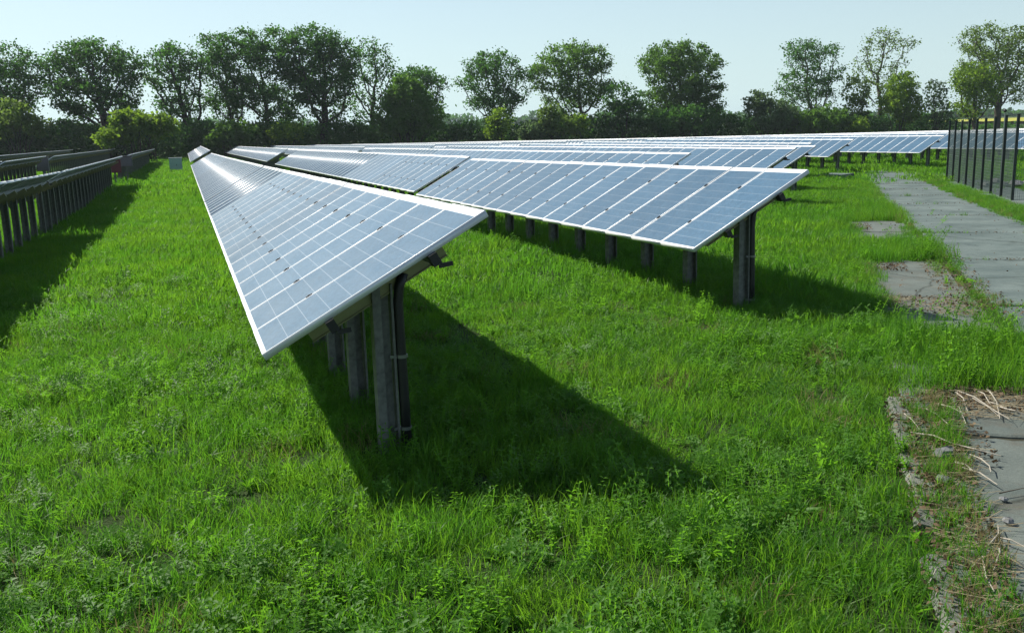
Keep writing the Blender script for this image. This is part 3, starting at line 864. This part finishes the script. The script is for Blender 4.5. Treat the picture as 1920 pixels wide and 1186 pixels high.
# rape field in flower
m = MT('rape_flowers'); n1 = m.noise(.25, 5, .7, m.coord())
m.set(col=m.ramp(n1, [(.3, (.30, .34, .02)), (.6, (.40, .38, .04))]), rough=.8)
rows_ = []; 
xa, xb, ya, yb = 268., 480., 240., 320.
n = 30; vs_ = []; fs = []
for i in range(n + 1):
    for j in range(n + 1):
        x = xa + (xb - xa) * i / n; y = ya + (yb - ya) * j / n
        vs_.append((x, y, tz(x, y) + .95 + .1 * math.sin(i * 2.1 + j * 1.7)))
for i in range(n):
    for j in range(n):
        q = i * (n + 1) + j; fs.append((q, q + n + 1, q + n + 2, q + 1))
nb = len(vs_)
for (x, y) in ((xa, ya), (xb, ya), (xb, yb), (xa, yb)): vs_.append((x, y, tz(x, y) - .2))
mb = MB(); mb.add(vs_, fs)
edge = [i * (n + 1) for i in range(n + 1)]
mb.f.append(tuple(edge + [nb + 1, nb])); mb.m.append(0)
rf = mb.build('rape_field', m.mat); tag(rf, 'yellow flowering rape field behind the right trees', 'crop', kind='stuff')

# ---------------------------------------------------------------- grass
def blade_clump(name, nb, rad, hmin, hmax, wid, mat, seed, bend=.5, seg=3):
    rg = np.random.default_rng(seed); V, F_ = [], []
    b = 0
    for i in range(nb):
        a = rg.uniform(0, 2 * PI); q = rad * math.sqrt(rg.uniform()); x, y = q * math.cos(a), q * math.sin(a)
        h = rg.uniform(hmin, hmax) * (1 - .25 * q / rad); d = rg.uniform(0, 2 * PI); bd = abs(rg.normal(0, bend)) + .08
        w = wid * rg.uniform(.6, 1.35); tw = rg.uniform(0, PI)
        sxv, syv = math.cos(tw) * w / 2, math.sin(tw) * w / 2
        for k in range(seg + 1):
            t_ = k / seg; o_ = bd * h * t_ ** 1.9; zz = h * (t_ - .32 * bd * t_ ** 2.2)
            ww = (1 - t_ ** 1.6) * 1. + .04
            px_, py_ = x + math.cos(d) * o_, y + math.sin(d) * o_
            V += [(px_ - sxv * ww, py_ - syv * ww, zz), (px_ + sxv * ww, py_ + syv * ww, zz)]
        for k in range(seg): F_.append((b + 2 * k, b + 2 * k + 1, b + 2 * k + 3, b + 2 * k + 2))
        b += 2 * (seg + 1)
    return bpy.data.objects.new(name, np_mesh(name, np.array(V), np.array(F_), mat, smooth=True))
def leafq(V, F_, p_, d, n_, l, w):
    """a leaf: folded along its midrib, 2 quads"""
    b = len(V); s_ = d.cross(n_).normalized()
    tip = p_ + d * l - n_ * l * .18; mid = p_ + d * l * .45
    V += [p_, mid + s_ * w / 2 + n_ * w * .18, tip, mid - s_ * w / 2 + n_ * w * .18, mid - n_ * w * .05]
    F_ += [(b, b + 1, b + 2, b + 4), (b, b + 4, b + 2, b + 3)]
def weed(name, kind, mat, seed):
    rg = random.Random(seed); V, F_ = [], []
    if kind == 'stem':                        # upright stems with opposite leaves
        for q in range(rg.randint(6, 10)):
            a = rg.uniform(0, 2 * PI); rad = rg.uniform(0, .17); base_ = Vector((rad * math.cos(a), rad * math.sin(a), 0))
            h = rg.uniform(.09, .21); ln = Vector((rg.gauss(0, .25), rg.gauss(0, .25), 1)).normalized()
            nn = rg.randint(5, 8)
            for k in range(nn):
                pz = base_ + ln * h * (k + 1) / nn; ph = a + k * PI / 2 + rg.uniform(-.3, .3); l = rg.uniform(.024, .050) * (1.15 - .5 * k / nn)
                for sgn in (0, PI):
                    d = Vector((math.cos(ph + sgn), math.sin(ph + sgn), rg.uniform(.05, .7))).normalized()
                    n_ = (Vector((0, 0, 1)) - d * d.z).normalized(); leafq(V, F_, pz, d, n_, l, l * .52)
            b = len(V); sd = Vector((.002, .002, 0)); V += [base_ - sd, base_ + sd, base_ + ln * h + sd, base_ + ln * h - sd]; F_.append((b, b + 1, b + 2, b + 3))
    elif kind == 'rosette':
        for k in range(rg.randint(9, 14)):
            ph = rg.uniform(0, 2 * PI); d = Vector((math.cos(ph), math.sin(ph), rg.uniform(.25, 1.3))).normalized()
            n_ = (Vector((0, 0, 1)) - d * d.z).normalized(); l = rg.uniform(.07, .13); leafq(V, F_, Vector((0, 0, .02)), d, n_, l, l * rg.uniform(.16, .26))
    else:                                     # pinnate vetch
        for q in range(rg.randint(6, 10)):
            a = rg.uniform(0, 2 * PI); base_ = Vector((rg.uniform(-.1, .1), rg.uniform(-.1, .1), rg.uniform(.05, .2)))
            ax = Vector((math.cos(a), math.sin(a), rg.uniform(.1, .9))).normalized(); L_ = rg.uniform(.08, .14)
            sd = ax.cross(Vector((0, 0, 1))).normalized(); n_ = sd.cross(ax).normalized()
            for k in range(8):
                for sg in (-1, 1):
                    leafq(V, F_, base_ + ax * L_ * (k + 1) / 8, (sd * sg + ax * .5 + n_ * rg.uniform(-.5, .5)).normalized(), (n_ + sd * rg.uniform(-.6, .6) + ax * rg.uniform(-.5, .5)).normalized(), .022, .009)
    return bpy.data.objects.new(name, np_mesh(name, np.array([tuple(q) for q in V]), np.array(F_), mat))
G_A = leaf_mat('grass_blade', (.027, .096, .010), (.080, .200, .020), (.165, .46, .026), .50, .48, .26, .9)
G_B = leaf_mat('grass_blade_yellow', (.040, .108, .010), (.102, .210, .020), (.225, .50, .026), .52, .48, .26, .9)
G_W = leaf_mat('weed_leaf', (.046, .136, .014), (.112, .250, .032), (.23, .55, .030), .46, .52, .22, 1.1)
G_D = leaf_mat('dry_blade', (.16, .13, .05), (.30, .26, .12), (.3, .26, .1), .3, .6, .3, 2.)

def make_collection(name, objs):
    c = bpy.data.collections.new(name)
    for o in objs: c.objects.link(o)
    return c
def scatter(name, P_, rotz, scl, idx_, coll, label, cat, tilt=.12, seed=1):
    rg = np.random.default_rng(seed)
    me = bpy.data.meshes.new(name); me.vertices.add(len(P_)); me.vertices.foreach_set('co', np.asarray(P_, np.float32).ravel())
    rot = np.stack([rg.normal(0, tilt, len(P_)), rg.normal(0, tilt, len(P_)), rotz], 1).astype(np.float32)
    a = me.attributes.new('rot', 'FLOAT_VECTOR', 'POINT'); a.data.foreach_set('vector', rot.ravel())
    a = me.attributes.new('scl', 'FLOAT_VECTOR', 'POINT'); a.data.foreach_set('vector', np.asarray(scl, np.float32).ravel())
    a = me.attributes.new('pick', 'INT', 'POINT'); a.data.foreach_set('value', np.asarray(idx_, np.int32))
    o = link(name, me); tag(o, label, cat, kind='stuff')
    ng = bpy.data.node_groups.new(name, 'GeometryNodeTree')
    ng.interface.new_socket('Geometry', in_out='INPUT', socket_type='NodeSocketGeometry')
    ng.interface.new_socket('Geometry', in_out='OUTPUT', socket_type='NodeSocketGeometry')
    N = ng.nodes; gi, go = N.new('NodeGroupInput'), N.new('NodeGroupOutput')
    ci = N.new('GeometryNodeCollectionInfo'); ci.inputs[0].default_value = coll; ci.inputs[1].default_value = True; ci.inputs[2].default_value = True
    ip = N.new('GeometryNodeInstanceOnPoints'); ip.inputs['Pick Instance'].default_value = True
    def na(nm, ty):
        q = N.new('GeometryNodeInputNamedAttribute'); q.data_type = ty; q.inputs[0].default_value = nm; return q.outputs[0]
    e2r = N.new('FunctionNodeEulerToRotation')
    L_ = ng.links
    L_.new(gi.outputs[0], ip.inputs['Points']); L_.new(ci.outputs[0], ip.inputs['Instance'])
    L_.new(na('pick', 'INT'), ip.inputs['Instance Index'])
    L_.new(na('rot', 'FLOAT_VECTOR'), e2r.inputs[0]); L_.new(e2r.outputs[0], ip.inputs['Rotation'])
    L_.new(na('scl', 'FLOAT_VECTOR'), ip.inputs['Scale']); L_.new(ip.outputs[0], go.inputs[0])
    md = o.modifiers.new('scatter', 'NODES'); md.node_group = ng
    return o
def grass_cover(x, y):
    """0 bare concrete .. 1 full meadow"""
    off, s_ = path_os(x, y)
    w = wob(x, y, 2.2, .4) * .10 + wob(x, y, 5., 2.) * .05
    o_ = off + w
    c = np.ones_like(x)
    inpath = (s_ > -14) & (s_ < 42.5)
    # main slabs
    main = (o_ > .02) & (o_ < 2.33 + .25 * np.clip((s_ - 20) / 20, 0, 1)) & inpath
    c[main] = 0
    # left strip, bare stretches only
    sw = s_ + wob(x, y, 1.3, 3.) * .35
    bare = ((sw < -2.15) & (sw > -9.5)) | ((sw > .25) & (sw < 5.9)) | ((sw > 9.0) & (sw < 13.2))
    st_ = (o_ > -1.3) & (o_ < -.12) & bare
    st_ |= (o_ > -1.45) & (o_ < .02) & (sw < -2.15) & (sw > -9.5)
    c[st_] = 0
    seam = (o_ > -.25) & (o_ < .03) & (s_ > 0) & (s_ < 30); c[seam] = np.minimum(c[seam], .3)
    apr = (o_ > 3.15) & (o_ < 4.85) & (s_ > 2) & (s_ < 41); c[apr] = 0.03
    return c
def wedge(dmin, dmax, dens, rg, marg=7.):
    half = math.atan(960 / FPX) + R(marg)
    n = int(half * (dmax ** 2 - dmin ** 2) * dens)
    d = np.sqrt(rg.uniform(dmin ** 2, dmax ** 2, n)); a = YAW + rg.uniform(-half, half, n)
    return d * np.sin(a), d * np.cos(a)
clumps0 = [blade_clump('grass_clump_%d' % i, 120, .21, .06, .215, .0060, (G_A, G_A, G_B, G_A, G_B, G_A, G_D)[i], 20 + i, .55) for i in range(7)]
clumps1 = [blade_clump('grass_patch_%d' % i, 280, .60, .07, .21, .013, (G_A, G_B, G_A, G_A)[i], 40 + i, .5, 2) for i in range(4)]
clumps2 = [blade_clump('grass_far_%d' % i, 320, 1.15, .08, .24, .028, (G_A, G_B, G_A)[i], 60 + i, .5, 2) for i in range(3)]
weeds = [weed('weed_%d' % i, k, G_W, 80 + i) for i, k in enumerate(['stem', 'stem', 'vetch', 'rosette', 'stem', 'stem', 'rosette', 'stem', 'rosette'])]
c0, c1, c2, cw_ = make_collection('gc0', clumps0), make_collection('gc1', clumps1), make_collection('gc2', clumps2), make_collection('gw', weeds)
def place(name, dmin, dmax, dens, coll, nk, s0, s1, label, cat, seed, hvar=.45, keep=None, tilt=.12):
    rg = np.random.default_rng(seed)
    x, y = wedge(dmin, dmax, dens, rg)
    c = grass_cover(x, y)
    ok = rg.uniform(size=len(x)) < c
    if keep is not None: ok &= keep(x, y, rg)
    x, y = x[ok], y[ok]
    z = terrain(x, y) - .01
    k = 1 + hvar * (wob(x, y, .55, 1.) * .7 + wob(x, y, 1.7, 2.) * .5)
    k *= rg.uniform(.75, 1.2, len(x))
    sc = rg.uniform(s0, s1, len(x))
    off, s_ = path_os(x, y)
    k = np.where((off > -1.2) & (off < .1) & (s_ < -.4) & (s_ > -2.3), k * 2.1, k)          # tall tuft across the strip
    k = np.where((off > -1.4) & (off < .05) & (((s_ > 5.8) & (s_ < 9)) | ((s_ > 12.9) & (s_ < 17.5))), k * 1.9, k)
    tone = wob(x, y, .35, 5.) * .5 + .5
    ii = np.floor((tone * .6 + rg.uniform(0, .4, len(x))) * nk).astype(int) % nk
    if coll is c0: ii = np.where(rg.uniform(size=len(x)) < .015 + .05 * (wob(x, y, .9, 9.) > .75), 6, ii)
    scatter(name, np.stack([x, y, z], 1), rg.uniform(0, 2 * PI, len(x)), np.stack([sc, sc, sc * np.clip(k, .35, 2.6)], 1), ii, coll, label, cat, tilt, seed)
place('meadow_grass', 1.6, 13.5, 34, c0, 6, .8, 1.2, 'lush near meadow grass in front of the panels', 'grass', 1)
def off_track(x, y, rg):
    ok = np.ones(len(x), bool)
    for a in np.arange(8) * PI / 4: ok &= grass_cover(x + .6 * math.cos(a), y + .6 * math.sin(a)) > .9
    return ok
def by_track(x, y, rg):
    off, s_ = path_os(x, y)
    return (off > -2.6) & (off < 8) & (s_ < 46)
place('meadow_grass', 12.5, 46, 7, c1, 4, .85, 1.25, 'meadow grass between the panel rows in the middle distance', 'grass', 2, keep=off_track)
place('track_grass', 12.5, 50, 26, c0, 6, .8, 1.2, 'grass fringing the concrete track', 'grass', 6, keep=by_track)
place('meadow_grass', 44, 156, 1.6, c2, 3, .9, 1.4, 'far meadow grass under the distant rows', 'grass', 3, hvar=.25)
place('meadow_weeds', 1.6, 17, 44, cw_, 9, .65, 1.25, 'broad-leaved weeds and vetch mixed through the near meadow', 'weeds', 4, keep=lambda x, y, rg: rg.uniform(size=len(x)) < np.clip(.62 + .6 * wob(x, y, .7, 7.), .15, 1), tilt=.3)
place('meadow_weeds', 16, 40, 6, cw_, 9, .9, 1.6, 'broad-leaved weeds scattered through the middle meadow', 'weeds', 5, keep=lambda x, y, rg: rg.uniform(size=len(x)) < np.clip(.4 + .6 * wob(x, y, .5, 3.), .05, 1), tilt=.2)

# ---------------------------------------------------------------- debris on the concrete
rg = np.random.default_rng(9)
C = []
def litter(o0, o1, s0, s1, n):
    o_ = rg.uniform(o0, o1, n); s_ = rg.uniform(s0, s1, n)
    q = PO + np.outer(o_, PN) + np.outer(s_, PT)
    C.append(np.stack([q[:, 0], q[:, 1], terrain(q[:, 0], q[:, 1]) + .045 + np.abs(rg.normal(0, .012, n))], 1))
litter(-1.38, -1.06, -7.5, -2.6, 1500); litter(-1.2, -.85, -4.2, -2.5, 260); litter(-1.15, -.2, -2.9, -2.2, 900)
litter(-1.3, -.2, 1.0, 2.3, 420); litter(-.5, .25, 1., 9.5, 1200); litter(-1.3, -.7, 4.6, 5.6, 350); litter(-1.3, -.9, 11.2, 12.8, 220); litter(-1.2, .2, -2.6, 42, 260); litter(0, 2.3, -6, 42, 260)
for q in range(13): litter(0, 2.35, -11.2 + 4.36 * q - .05, -11.2 + 4.36 * q + .05, 90)
litter(-1.5, -1.3, -8, -2.5, 500)
lt = link('leaf_litter', leaf_mesh('leaf_litter', np.concatenate(C), .017, rg, M_DEBRIS, 1.6)); tag(lt, 'brown leaf litter and crumbs along the concrete edges', 'litter', kind='stuff')
V, F_ = [], []; b = 0
for (o0, o1, s0, s1, n) in ((-1.15, -.15, -3.1, -2.2, 420), (-1.2, -.2, 1.0, 2.2, 240), (-1.38, -1.0, -7, -3, 240), (-.5, .1, 2, 9, 160)):
    for i in range(n):
        q = path_xy(rg.uniform(o0, o1), rg.uniform(s0, s1)); a = rg.uniform(0, PI) if rg.uniform() < .4 else -.5 + rg.normal(0, .4); l = rg.uniform(.04, .16); w = .0022
        z = tz(*q) + .048 + abs(rg.normal(0, .012)); d = np.array([math.cos(a), math.sin(a), rg.normal(0, .1)]) * l; sd = np.array([-math.sin(a), math.cos(a), .3]) * w
        p_ = np.array([q[0], q[1], z]); V += [p_ - d - sd, p_ - d + sd, p_ + d + sd, p_ + d - sd]; F_.append((b, b + 1, b + 2, b + 3)); b += 4
st_ = link('dry_straw', np_mesh('dry_straw', np.array(V), np.array(F_), M_LITTER2)); tag(st_, 'bleached dry stalks strewn over the near concrete', 'straw', kind='stuff')
# sparse tufts in the seams
tufts = [blade_clump('seam_tuft_%d' % i, 40, .07, .05, .22, .005, (G_A, G_B, G_D)[i], 90 + i, .6) for i in range(3)]
ct = make_collection('gt', tufts)
pts = []
for (o0, o1, s0, s1, n) in ((-1.36, -1.08, -7.4, -2.7, 200), (-1.25, -1.0, -3.9, -2.5, 36), (-.35, .12, .6, 30, 330), (-1.36, -1.1, .8, 13, 90), (2.2, 2.5, -6, 40, 300)):
    for i in range(n): pts.append(path_xy(rg.uniform(o0, o1), rg.uniform(s0, s1)))
s = -11.2
while s < 42:                                   # slab joints
    for i in range(rg.integers(4, 14)):
        pts.append(path_xy(rg.beta(.7, 1.) * 2.3, s + rg.normal(0, .03)))
    s += 4.36
pts = np.array(pts); n = len(pts); sc = rg.uniform(.5, 1.15, n)
scatter('seam_grass', np.stack([pts[:, 0], pts[:, 1], terrain(pts[:, 0], pts[:, 1]) + .01], 1), rg.uniform(0, 6.28, n), np.stack([sc, sc, sc], 1), rg.choice(3, n, p=[.5, .3, .2]), ct, 'sparse grass tufts growing in the concrete joints', 'grass', .2, 3)

STICKS = [
[(5.87, 5.94), (5.80, 5.67), (5.67, 5.32), (5.63, 5.16)], [(6.11, 5.85), (5.98, 5.67), (5.88, 5.52), (5.57, 5.19)], [(6.11, 5.84), (6.05, 5.70)],
[(5.82, 5.44), (5.78, 5.32), (5.78, 5.25), (5.82, 5.20)], [(6.01, 5.84), (5.95, 5.72), (5.78, 5.48)], [(5.29, 5.64), (5.21, 5.44), (5.14, 5.23)],
[(5.06, 5.61), (4.97, 5.42), (4.87, 5.23)], [(4.76, 5.20), (4.83, 5.06), (4.85, 4.90), (4.86, 4.72), (4.94, 4.57)], [(4.79, 4.68), (4.76, 4.56), (4.73, 4.46), (4.65, 4.37)],
[(4.58, 4.60), (4.58, 4.51), (4.56, 4.40)], [(5.44, 5.68), (5.43, 5.54), (5.43, 5.38)], [(5.81, 5.87), (5.73, 5.71), (5.52, 5.45)],
[(4.95, 5.12), (5.03, 5.10), (5.09, 5.06), (5.20, 4.95)], [(3.93, 3.61), (3.94, 3.54), (3.96, 3.47)], [(3.81, 3.56), (3.94, 3.62), (4.06, 3.74)],
[(4.43, 4.09), (4.53, 4.09), (4.62, 4.09)], [(4.56, 4.51), (4.56, 4.37), (4.53, 4.20)], [(3.82, 3.50), (3.76, 3.44), (3.61, 3.33)],
[(3.23, 3.35), (3.34, 3.42), (3.44, 3.47)], [(3.54, 3.40), (3.67, 3.46), (3.51, 3.28), (3.44, 3.16)], [(3.37, 3.00), (3.49, 3.03)],
[(5.65, 5.66), (5.77, 5.66), (5.69, 5.42), (5.62, 5.24)], [(5.27, 5.21), (5.60, 5.63)], [(5.85, 5.56), (5.84, 5.40)]]
for i, pl in enumerate(STICKS):
    dark = i in (12, 15)
    mb = MB(); r_ = rg.uniform(.0035, .0065)
    p3 = [(x, y, tz(x, y) + .045 + r_ + (.03 if 0 < k < len(pl) - 1 else .012) * rg.uniform(.3, 1)) for k, (x, y) in enumerate(pl)]
    mb.tube(p3, [r_ * (1.15 - .6 * k / (len(pl) - 1)) for k in range(len(pl))], 6)
    o = mb.build('dry_stick', M_TWIGD if dark else M_WOOD)
    if dark: tag(o, ('dark stick lying across the concrete below the grass tuft', 'dark stick at the right picture edge on the concrete')[i == 15], 'stick', 'sticks on the near concrete')
    else: tag(o, {0: 'long pale stick running down the middle of the stick pile', 1: 'bent pale stick at the right of the stick pile', 5: 'pale stick lying alone left of the stick pile', 6: 'thin pale stick leaning over the kerb seam', 7: 'longest bleached stick passing behind the grey stone', 8: 'curved pale twig right of the grey stone', 13: 'straight pale twig beside the pale pebble', 14: 'forked-looking pale twig left of the pale pebble', 18: 'pale stalk in the grass below the kerb'}.get(i, 'thin bleached stick lying on the near concrete'), 'stick', 'sticks on the near concrete')
def stone(x, y, r_, label, seed, mat=M_STONE, group='stones on the near concrete', name='stone'):
    rg_ = random.Random(seed); mb = MB(); n, k = 7, 4; vs_ = []
    for j in range(k + 1):
        ph = PI * j / k
        for i in range(n):
            a = 2 * PI * i / n; q = r_ * rg_.uniform(.78, 1.15)
            vs_.append((q * math.sin(ph) * math.cos(a) * 1.25 + .001 * i, q * math.sin(ph) * math.sin(a), q * .7 * math.cos(ph)))
    fs = [(j * n + i, (j + 1) * n + i, (j + 1) * n + (i + 1) % n, j * n + (i + 1) % n) for j in range(k) for i in range(n)]
    mb.add(vs_, fs); tag(mb.build(name, mat, None, (x, y, tz(x, y) + .035 + r_ * .3), (0, 0, rg_.uniform(0, 6))), label, 'stone', group)
stone(4.66, 4.76, .075, 'largest grey stone beside the kerb debris', 1); stone(4.18, 3.78, .032, 'pale pebble on bare concrete near the right edge', 2)
stone(4.41, 4.04, .022, 'small pebble behind the pale one on the concrete', 3); stone(4.32, 4.41, .045, 'pale stone lying in the litter by the kerb', 4)
for i, (x, y, r_) in enumerate([(30.5, 29.5, .22), (29.2, 27.3, .26), (28.6, 28.1, .18), (28.9, 27.6, .2), (29.8, 27.4, .2), (30.1, 28.4, .16)]):
    stone(x, y, r_, 'pale rubble lump heaped behind the wire fence', 10 + i, M_STONE, 'rubble behind the fence', 'rubble')

# ---------------------------------------------------------------- air
mb = MB(); mb.box((0, 1400, 11), (4600, 3700, 32))
hz = mb.build('haze', bpy.data.materials.new('haze_air')); tag(hz, 'thin pale summer haze over the field', 'haze', kind='stuff')
hm = hz.data.materials[0]; hm.use_nodes = True; hn = hm.node_tree.nodes
hn.remove(hn['Principled BSDF']); pv = hn.new('ShaderNodeVolumePrincipled')
pv.inputs['Color'].default_value = (.80, .92, 1, 1); pv.inputs['Density'].default_value = .00016; pv.inputs['Anisotropy'].default_value = .2
hm.node_tree.links.new(pv.outputs[0], hn['Material Output'].inputs['Volume'])
